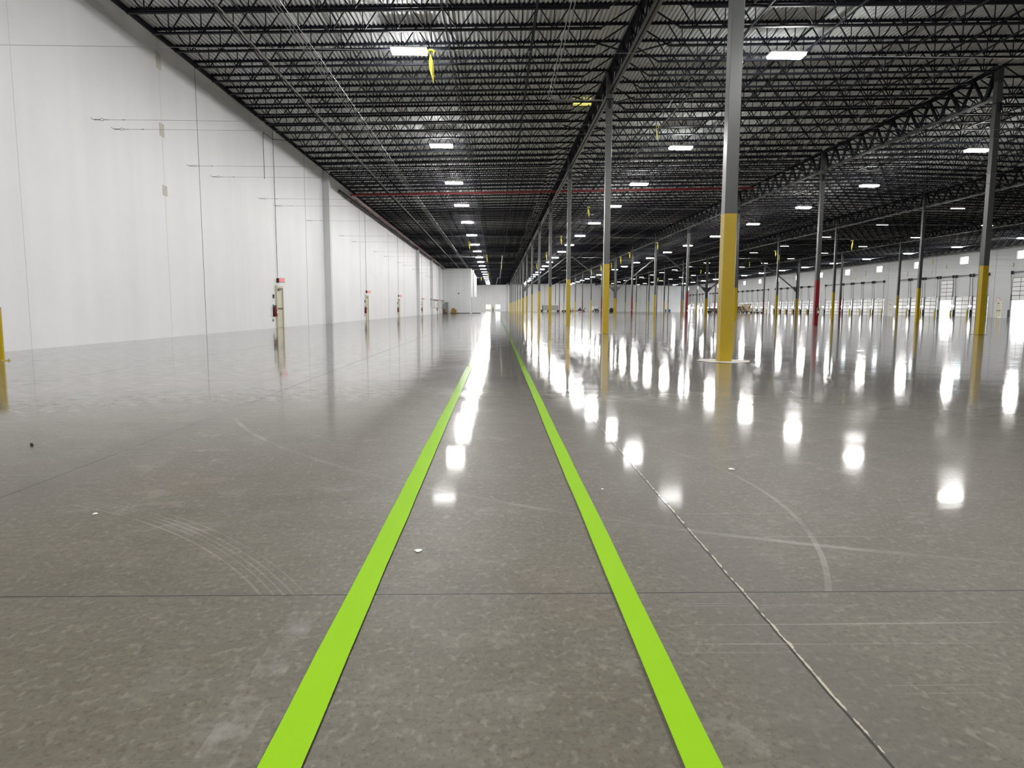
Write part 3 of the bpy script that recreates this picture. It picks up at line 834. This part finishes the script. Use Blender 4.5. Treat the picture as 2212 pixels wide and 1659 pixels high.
# doors, exit signs and extinguishers of the white wall
LD = [(36.75,'first'),(61.6,'second'),(81.6,'third'),(107.4,'fourth'),(134.8,'fifth')]
pd = None; px_ = None; pe_ = None
for k, (y, o) in enumerate(LD):
    lab = 'cream personnel door in the white wall, %s from the camera' % o
    if pd is None:
        pd = thing('door_%d' % dn, lab, 'door', (XW, y+.35, 0), kind='structure', group='personnel doors in the white wall')
        MB().box(.0,.045,-.46,.46,.01,2.11).build('door_panel', M['cream'], pd)
        f = MB(); f.box(0,.1,-.56,-.46,0,2.2); f.box(0,.1,.46,.56,0,2.2); f.box(0,.1,-.56,.56,2.11,2.22); f.build('door_frame', M['cream'], pd)
        MB().box(.045,.10,-.38,.4,1.0,1.05).build('push_bar', M['dark'], pd)
        MB().box(.045,.13,-.35,.05,1.97,2.05).build('door_closer', M['dark'], pd)
    else:
        d = dup(pd, (XW, y+.35, 0), lab); d.name = 'door_%d' % dn
    dn += 1
    lab = 'red lettered exit sign above the %s white wall door from the camera' % o
    e = thing('exit_sign', lab, 'sign', (XW, y+.2, 2.5), 0, 'exit signs on the white wall') if pe_ is None else dup(pe_, (XW, y+.2, 2.5), lab)
    if pe_ is None:
        pe_ = e
        MB().box(0,.42,-.035,.035,-.13,.13).build('housing', M['white'], e)
        t = link('lettering', EXIT_ME, e, (.23,-.04,0)); t.rotation_euler = (PI/2,0,0)
        MB().box(0,.12,-.11,-.04,-.11,.11).build('lamp_head', M['dark'], e)
    lab = 'fire extinguisher on the white wall beside the %s door from the camera' % o
    if px_ is None:
        px_ = extinguisher(lab, (XW, y-.55, .6), PI/2, 'fire extinguishers on the white wall')
    else: dup(px_, (XW, y-.55, .6), lab)
    pipe('conduit', 'thin grey conduit running down to the %s exit sign on the white wall' % o, 'conduit', [(XW+.03,y+.2,ZE-.2),(XW+.03,y+.2,2.62)], .012, M['dark'], 6, 'conduits feeding the exit signs')
    a_ = tag(MB().box(XW, XW+.06, y-.62, y-.5, 1.55, 1.75).build('fire_alarm_pull', M['dark']), 'small dark fire alarm pull beside the %s white wall door' % o, 'alarm', 'alarm pulls on the white wall')
    b_ = tag(MB().box(XW, XW+.05, y-.78, y-.68, .35, .47).build('wall_outlet', M['grey']), 'small grey outlet box low beside the %s white wall door' % o, 'outlet', 'outlets on the white wall')
# pipe rack low on the white wall
pr = thing('pipe_rack', 'grey pipe rack on the white wall near the partition', 'pipe rack', (XW, 121, 0))
MB().tube([(.15,0,2.68),(.15,28.3,2.66)], .09, 8).build('upper_pipe', M['grey'], pr, True)
MB().tube([(.12,2,1.2),(.12,26,1.2)], .04, 8).build('lower_pipe', M['grey'], pr, True)
for yy in (0, 6.5, 16, 23, 28.2): MB().tube([(.12,yy,1.2),(.12,yy,2.68)], .035, 6).build('upright', M['grey'], pr, True)

# ---- yellow skylight hatch; panel emits in place of daylight through the roof
hx, hy = 4.03, 33.56
h_ = thing('roof_hatch', 'bright yellow glowing skylight hatch in the roof by the first column row', 'skylight', (hx, hy, zdeck(hx)-.06))
MB().box(-.44,.44,-.32,.32,-.01,.0).build('panel', M['hatch'], h_)
f = MB(); f.box(-.48,-.44,-.36,.36,-.08,.04); f.box(.44,.48,-.36,.36,-.08,.04); f.box(-.48,.48,-.36,-.32,-.08,.04); f.box(-.48,.48,.32,.36,-.08,.04)
f.build('hatch_frame', M['dark'], h_)

# ---- lime green walkway lines: slightly uneven painted strips
def floor_line(lab, xa, xb, seed):
    rnd = random.Random(seed); m = MB(); y = .6; k = 0; ys = []
    while y < YE-9:
        ys.append(y); y += .35 if y < 12 else 1.4 if y < 60 else 6
    oa = ob = 0.
    for y in ys:
        oa = oa*.7 + rnd.uniform(-.0022,.0022); ob = ob*.7 + rnd.uniform(-.0022,.0022)
        step = -.006 if (y < 5.15 and seed == 1) else 0
        m.v += [(xa+oa+step, y, .008), (xb+ob, y, .008)]
    for i in range(len(ys)-1): m.f.append((2*i, 2*i+1, 2*i+3, 2*i+2))
    return tag(m.build('floor_line', M['lime']), lab, 'floor marking', 'green walkway lines')
floor_line('bright lime green painted walkway line on the white wall side', -.540, -.446, 1)
floor_line('bright lime green painted walkway line on the column side', .431, .519, 2)

# ---- yellow bollard close by
b = thing('bollard', 'tall yellow pipe bollard with bolted base standing alone at the picture edge', 'bollard', (-9.73, 13.60, 0))
MB().tube([(0,0,.012),(0,0,1.03)], .083, 24).build('post', M['yellow'], b, True)
MB().tube([(0,0,1.03),(0,0,1.045),(0,0,1.055)], [.084,.08,.05], 24).build('cap', M['dark'], b, True)
MB().box(-.125,.125,-.125,.125,0,.012).build('base_plate', M['yellow'], b)
for s in (-1,1):
    for t_ in (-1,1): MB().tube([(s*.1,t_*.1,.012),(s*.1,t_*.1,.035)], .012, 6).build('bolt', M['galv'], b)
sv = MB(); nn = 6
for i in range(nn+1):
    a = -PI/2 - .75 + 1.3*i/nn
    for z in (.905,.955): sv.v.append((.0845*math.cos(a), .0845*math.sin(a), z))
for i in range(nn): sv.f.append((2*i,2*i+2,2*i+3,2*i+1))
sv.build('sticker', M['black'], b)

# ---- floor debris
d = tag(MB().ball((-3.54,5.21,.012), .012, .010, .012, 8, 5).ball((-3.533,5.203,.007), .015,.008,.007,8,5).build('pebble', M['black'], None, True), 'small black pebble lying on the floor near the white wall side', 'debris')
for k, (x, y, s_) in enumerate(((-.34,2.89,.016),(-1.62,1.67,.009),(-2.05,3.45,.012),(1.55,4.4,.02),(3.1,8.2,.02),(.62,3.9,.008))):
    where = ['between the green lines','at the near walkway corner','toward the white wall','past the joint by the walkway','near the first column','close to the column side green line'][k]
    m = MB(); pts = [(x+s_*math.cos(a)*(1+.4*math.sin(3*a+k)), y+s_*1.2*math.sin(a), .003) for a in [2*PI*q/9 for q in range(9)]]
    b0 = len(m.v); m.v += pts + [(x,y,.008)]
    for q in range(9): m.f.append((q,(q+1)%9,9))
    tag(m.build('paint_chip', M['paper']), 'tiny white chip on the floor %s' % where, 'debris', 'white chips on the floor')

# ---- things far down the hall
# worker in a hi-vis jacket
def skin_body(name, verts, edges, radii, m, parent, lv=1):
    me = bpy.data.meshes.new(name); me.from_pydata(verts, edges, []); me.materials.append(m)
    o = bpy.data.objects.new(name, me); C.objects.link(o)
    mod = o.modifiers.new('skin', 'SKIN'); me.skin_vertices[0].data[0].use_root = True
    for v, r in zip(me.skin_vertices[0].data, radii): v.radius = (r if isinstance(r, tuple) else (r, r))
    s = o.modifiers.new('sub', 'SUBSURF'); s.levels = lv; s.render_levels = lv
    dg = bpy.context.evaluated_depsgraph_get()
    me2 = bpy.data.meshes.new_from_object(o.evaluated_get(dg)); me2.name = name
    bpy.data.objects.remove(o); bpy.data.meshes.remove(me)
    me2.materials.clear(); me2.materials.append(m); me2.shade_smooth()
    return link(name, me2, parent)
pn = thing('person', 'person in yellow hi-vis jacket and dark trousers walking the green walkway', 'person', (-1.12, 213, 0), .1)
V = [(0,0,.95),(0,0,1.15),(0,0,1.38),(0,0,1.5),(0,-.01,1.6),(0,-.02,1.72),
     (.10,0,.88),(.12,-.04,.5),(.12,.06,.08),(.12,-.1,.05),(-.10,0,.88),(-.12,.06,.5),(-.12,.12,.08),(-.12,-.04,.05),
     (.19,0,1.42),(.29,.02,1.16),(.30,-.1,.93),(.30,-.13,.84),(-.19,0,1.42),(-.29,.03,1.16),(-.30,-.06,.93),(-.30,-.09,.84)]
Ed = [(0,1),(1,2),(2,3),(3,4),(4,5),(0,6),(6,7),(7,8),(8,9),(0,10),(10,11),(11,12),(12,13),(2,14),(14,15),(15,16),(16,17),(2,18),(18,19),(19,20),(20,21)]
Rr = [(.15,.11),(.15,.11),(.17,.11),(.07,.06),(.075,.09),(.07,.085),.09,.065,.045,.04,.09,.065,.045,.04,.065,.05,.04,.04,.065,.05,.04,.04]
body = skin_body('body', V, Ed, Rr, M['skin'], pn)
skin_body('jacket', [(0,0,.9),(0,0,1.15),(0,0,1.40),(0,0,1.5),(.20,0,1.42),(.29,.02,1.16),(.30,-.1,.95),(-.20,0,1.42),(-.29,.03,1.16),(-.30,-.06,.95)],
          [(0,1),(1,2),(2,3),(2,4),(4,5),(5,6),(2,7),(7,8),(8,9)], [(.19,.14),(.19,.14),(.2,.14),(.09,.08),.09,.075,.06,.09,.075,.06], M['hivis'], pn)
skin_body('trousers', [(0,0,.97),(.10,0,.86),(.12,-.04,.5),(.12,.06,.1),(-.10,0,.86),(-.12,.06,.5),(-.12,.12,.1)],
          [(0,1),(1,2),(2,3),(0,4),(4,5),(5,6)], [(.17,.13),.11,.085,.07,.11,.085,.07], M['navycl'], pn)
MB().ball((0,-.02,1.72), .125,.145,.11, 14, 8).ball((0,-.06,1.69),.13,.17,.02,14,4).build('hard_hat', M['hivis'], pn, True)
for s in (-1,1): MB().ball((s*.12,(-.03 if s>0 else .03),.05), .05,.14,.05).build('boot', M['black'], pn, True)
for s in (-1,1): MB().ball((s*.032,-.105,1.645), .012,.008,.01, 6, 4).build('eye', M['black'], pn, True)
MB().ball((0,-.112,1.61), .014,.018,.022, 6, 4).build('nose', M['skin'], pn, True)

def blk(x, y, z0, w, dpt, h): return (x-w/2, x+w/2, y-dpt/2, y+dpt/2, z0, z0+h)
# wall corner group by the partition
cab = thing('electrical_cabinet', 'tall dark grey electrical cabinet in the corner by the partition', 'cabinet', (-10.85,148.6,0))
MB().box(-.42,.42,-.3,.3,.1,2.35).build('body', M['dark'], cab); MB().box(-.38,.38,-.33,-.3,.15,2.3).build('door', M['grey'], cab); MB().box(-.42,.42,-.28,.28,0,.1).build('plinth', M['black'], cab)
ris = thing('fire_riser', 'red and grey fire riser standing in the corner beside the cabinet', 'riser', (-11.4,147.5,0))
MB().tube([(.15,0,0),(.15,0,.95)], .14, 10).build('lower_pipe', M['redpipe'], ris, True); MB().tube([(.15,0,.95),(.15,0,1.8),(.15,0,1.95)], [.2,.2,.1], 10).build('tank', M['grey'], ris, True)
bo = dup(boll0, (-10.45,146.6,0), 'short yellow bollard in front of the dark grey electrical cabinet')
pal = thing('pallet', 'dark wooden pallet under brown cartons by the partition', 'pallet', (-9.15,146.2,0))
for k in range(3): MB().box(-.65,.65,-.55+k*.5,-.45+k*.5,0,.1).build('stringer', M['dwood'], pal)
MB().box(-.65,.65,-.6,.6,.1,.14).build('deck_board', M['dwood'], pal)
for k, (x, z, w, h) in enumerate(((-9.3,.14,.7,.62),(-8.75,.14,.4,.75),(-9.2,.76,.62,.36))):
    tag(MB().box(*blk(x,146.2,z,w,.8,h)).build('carton', M['brown']), ['large brown carton on the pallet by the partition','tall narrow brown carton on the pallet','upper brown carton topping the pallet stack'][k], 'box', 'brown cartons by the partition')
dl = thing('hand_truck', 'black hand truck parked beside the pallet of brown cartons', 'hand truck', (-8.35,146.1,0))
MB().tube([(-.2,0,.1),(-.25,.15,.6),(.0,.15,.6),(.05,0,.1)], .03, 6).build('frame', M['black'], dl, True)
for s in (-1,1): MB().tube([(s*.2,.05,.12),(s*.2+.06,.05,.12)], .12, 12).build('wheel', M['black'], dl, True)
tag(MB().tube([(-8.25,149.99,4.28),(-8.25,149.9,4.28)], .16, 12).build('wall_vent', M['dark'], None, True), 'small round dark vent high on the partition', 'vent')
pipe('riser_pipe', 'pale vertical pipe rising above the low room to the roof', 'pipe', [(-5.2,155,3.62),(-5.2,155,9.6)], .14, M['galv'], 10)

# far trailer with mesh sides
tr_ = thing('mesh_trailer', 'white framed trailer with grey mesh sides parked by the end wall', 'trailer', (18.2,234,0))
MB().box(-2.9,2.9,-.9,.9,.32,.52).build('frame', M['white'], tr_)
MB().box(-2.6,2.7,-.85,-.8,.55,2.2).box(-2.6,2.7,.8,.85,.55,2.2).box(2.65,2.7,-.85,.85,.55,2.2).build('mesh_side', M['mesh'], tr_)
MB().box(-2.75,-2.6,-.9,.9,.3,2.3).build('ramp_gate', M['dark'], tr_)
for x in (-2.8,-.7,2.6):
    for s in (-1,1): MB().tube([(x,s*.95,.36),(x,s*1.15,.36)], .36, 14).build('wheel', M['black'], tr_, True)
MB().bar((2.9,0,.42),(4.3,0,.42), .12, .12).build('tongue', M['white'], tr_)
for k, x in enumerate((22.4, 23.2)):
    tag(MB().tube([(x,234.2,.3),(x+.25,234,.3)], .3, 14).build('spare_wheel', M['black'], None, True), 'loose black wheel beside the mesh trailer, %s' % ('closer to it' if k == 0 else 'further along'), 'wheel', 'loose wheels by the mesh trailer')
# red equipment frame
rf = thing('equipment_frame', 'low red implement frame with dark arms by the end wall', 'machine', (28.2,240,0))
MB().bar((-2.5,0,.35),(2.6,0,.35), .25, .2).build('beam', M['red'], rf)
for x in (-2.4,-1.6,-.7,2.2): MB().bar((x,0,.0),(x,0,1.2 if x < -1 else .6), .18, .18).build('post', M['dark'], rf)
MB().bar((2.0,0,.5),(2.8,0,1.4), .2, .2).build('arm', M['dark'], rf)
MB().box(.2,1.4,-.4,.4,.4,1.0).box(.7,1.1,-.3,.3,1.0,1.5).build('engine_block', M['dark'], rf)
for x in (-2.2,2.3): MB().tube([(x,-.3,.2),(x,-.1,.2)], .2, 10).build('wheel', M['black'], rf, True)
# white pickup truck, front view
tk = thing('pickup_truck', 'white pickup truck facing the camera near the end wall', 'truck', (33.9,236,0), .12)
MB().prism([(-1.0,-1.2),(1.0,-1.2),(1.02,-.4),(1.02,3.6),(-1.02,3.6),(-1.02,-.4)], .45, 1.12).build('body', M['white'], tk)
cb = MB(); cb.v = [(-.95,-.1,1.12),(.95,-.1,1.12),(.95,1.9,1.12),(-.95,1.9,1.12),(-.74,.5,1.85),(.74,.5,1.85),(.74,1.7,1.85),(-.74,1.7,1.85)]
cb.f = [(4,5,6,7),(0,1,5,4),(1,2,6,5),(2,3,7,6),(3,0,4,7)]; cb.build('cab', M['white'], tk)
ws = MB().poly([(-.86,-.06,1.17),(.86,-.06,1.17),(.70,.46,1.78),(-.70,.46,1.78)]); ws.build('windshield', M['glassd'], tk)
MB().box(-.7,.7,-1.25,-1.2,.62,1.02).build('grille', M['dark'], tk); MB().box(-1.0,1.0,-1.32,-1.15,.38,.58).build('bumper', M['dark'], tk)
for s in (-1,1):
    MB().box(s*.82-.13,s*.82+.13,-1.24,-1.19,.78,.98).build('headlight', M['paper'], tk)
    MB().box(s*1.15-.1,s*1.15+.1,-.05,.05,1.2,1.4).build('mirror', M['dark'], tk)
    for y in (-.5,2.7): MB().tube([(s*.78,y,.38),(s*1.02,y,.38)], .38, 16).build('wheel', M['black'], tk, True)
tag(MB().ball((39.4,236,.6), .75,.8,.85,12,8).box(38.85,39.95,235.5,236.5,0,.6).build('tarp_cover', M['green'], None, True), 'dark green tarp covered object beside the white pickup', 'tarp')
for k, x in enumerate((62.2,63.1,63.7)):
    o = thing('plastic_drum', 'blue plastic drum by the end wall, %s of three from the pickup' % nth(k+1), 'drum', (x,252,0), 0, 'blue drums by the end wall')
    MB().tube([(0,0,0),(0,0,.05),(0,0,.9+.2*(k==1)),(0,0,.95+.2*(k==1))], [.26,.29,.29,.22], 12).build('body', M['blue'], o, True)
    MB().tube([(0,0,.95+.2*(k==1)),(0,0,1.0+.2*(k==1))], .08, 8).build('cap', M['paper'], o, True)
# dark stake trailer
stt = thing('stake_trailer', 'low dark stake sided trailer parked behind the first column', 'trailer', (60.2,190,0))
MB().box(-1.6,1.3,-.9,.9,.45,.6).build('deck', M['dwood'], stt)
for k in range(7): MB().box(-1.55+k*.45,-1.35+k*.45,-.92,-.88,.6,1.45).build('stake', M['dwood'], stt)
MB().box(-1.6,1.3,-.9,-.86,.65,1.3).build('side_board', M['grey'], stt)
for x in (-1.0,.8):
    for s in (-1,1): MB().tube([(x,s*.95-.1,.3),(x,s*.95+.1,.3)], .3, 12).build('wheel', M['black'], stt, True)

# scrap lumber heap in front of the dock doors
rnd = random.Random(5)
plf = thing('flat_cart', 'low black flat cart carrying the lumber heap', 'cart', (66.2,182,0))
MB().box(-2.6,4.6,-1.3,1.3,.28,.42).build('deck', M['black'], plf)
for x in (-2.0,0,2.0,4.0):
    for s in (-1,1): MB().tube([(x,s*1.1-.08,.16),(x,s*1.1+.08,.16)], .16, 10).build('wheel', M['black'], plf, True)
cr = [(-1.9,-.2,1.0,1.6,1.5),(.3,.1,1.9,1.6,2.0),(-.9,.2,1.0,1.4,1.2)]
for k, (x, y, w, dpt, h) in enumerate(cr):
    o = thing('wooden_crate', ['open dark wooden crate in the lumber heap','big pale wooden crate in the middle of the lumber heap','small pale crate between two bigger ones in the heap'][k], 'crate', (66.2+x,182+y,.42), 0, 'crates in the lumber heap')
    ww = M['dwood'] if k == 0 else M['wood']
    MB().box(-w/2,w/2,-dpt/2,dpt/2,0,h).build('panel', ww, o)
    f = MB()
    for z in (.05,h-.05): f.box(-w/2-.03,w/2+.03,-dpt/2-.04,-dpt/2,z-.06,z+.06)
    f.bar((-w/2,-dpt/2-.02,.1),(w/2,-dpt/2-.02,h-.1), .04, .1, True, (0,1,0)); f.build('batten', M['wood'] if k == 0 else M['dwood'], o)
for k in range(16):
    x = 66.2 + rnd.uniform(-2.3,1.9); lean = rnd.uniform(-.9,.9); ln = rnd.uniform(1.8,3.0)
    p = Vector((x, 180.9+rnd.uniform(-.1,.15), .45)); q = p + Vector((math.sin(lean)*ln*.8, .35, math.cos(lean)*ln*.85))
    tag(MB().bar(p, q, .16, .05, True, (0,1,0)).build('plank', M['wood'] if k % 3 else M['dwood']), '%s plank leaning on the lumber heap' % ('pale' if k % 3 else 'dark'), 'plank', 'pale planks on the heap' if k % 3 else 'dark planks on the heap')
for k in range(3):
    tag(MB().bar((68.2+k*.5,181,.46+k*.06),(70.6,181+k*.4,.5+k*.08), .3, .06).build('board', M['paper']), 'pale flat board lying on the flat cart, %s of three from the heap' % nth(k+1), 'board', 'flat boards on the cart')

# ------------------------------------------------------------------ world, camera, view
w = bpy.data.worlds.new('sky'); sc.world = w; w.use_nodes = True
bg = w.node_tree.nodes['Background']; bg.inputs['Color'].default_value = (.92,.97,1.0,1); bg.inputs['Strength'].default_value = 7.0

cam = bpy.data.cameras.new('camera'); co = bpy.data.objects.new('camera', cam); C.objects.link(co)
cam.sensor_fit = 'HORIZONTAL'; cam.sensor_width = 36.0; cam.lens = 1478.57/2212*36.0
cam.clip_end = 2000; cam.clip_start = .05
R = Vector((0.99974717,-0.02227295,0.00308412)); U = Vector((-6.27184251e-04,1.09485065e-01,9.93988243e-01)); F = Vector((0.02247672,0.99373887,-0.10944341))
m4 = Matrix(((R.x,U.x,-F.x,0),(R.y,U.y,-F.y,0),(R.z,U.z,-F.z,1.05),(0,0,0,1)))
co.matrix_world = m4
sc.camera = co
sc.view_settings.view_transform = 'Standard'; sc.view_settings.look = 'None'
sc.view_settings.exposure = 0.22; sc.view_settings.gamma = 1.0; sc.view_settings.use_curve_mapping = False
cy = sc.cycles
cy.max_bounces = 6; cy.diffuse_bounces = 4; cy.glossy_bounces = 3; cy.transparent_max_bounces = 8
cy.sample_clamp_indirect = 8.0
cy.use_denoising = True
cy.use_adaptive_sampling = True; cy.adaptive_threshold = .02
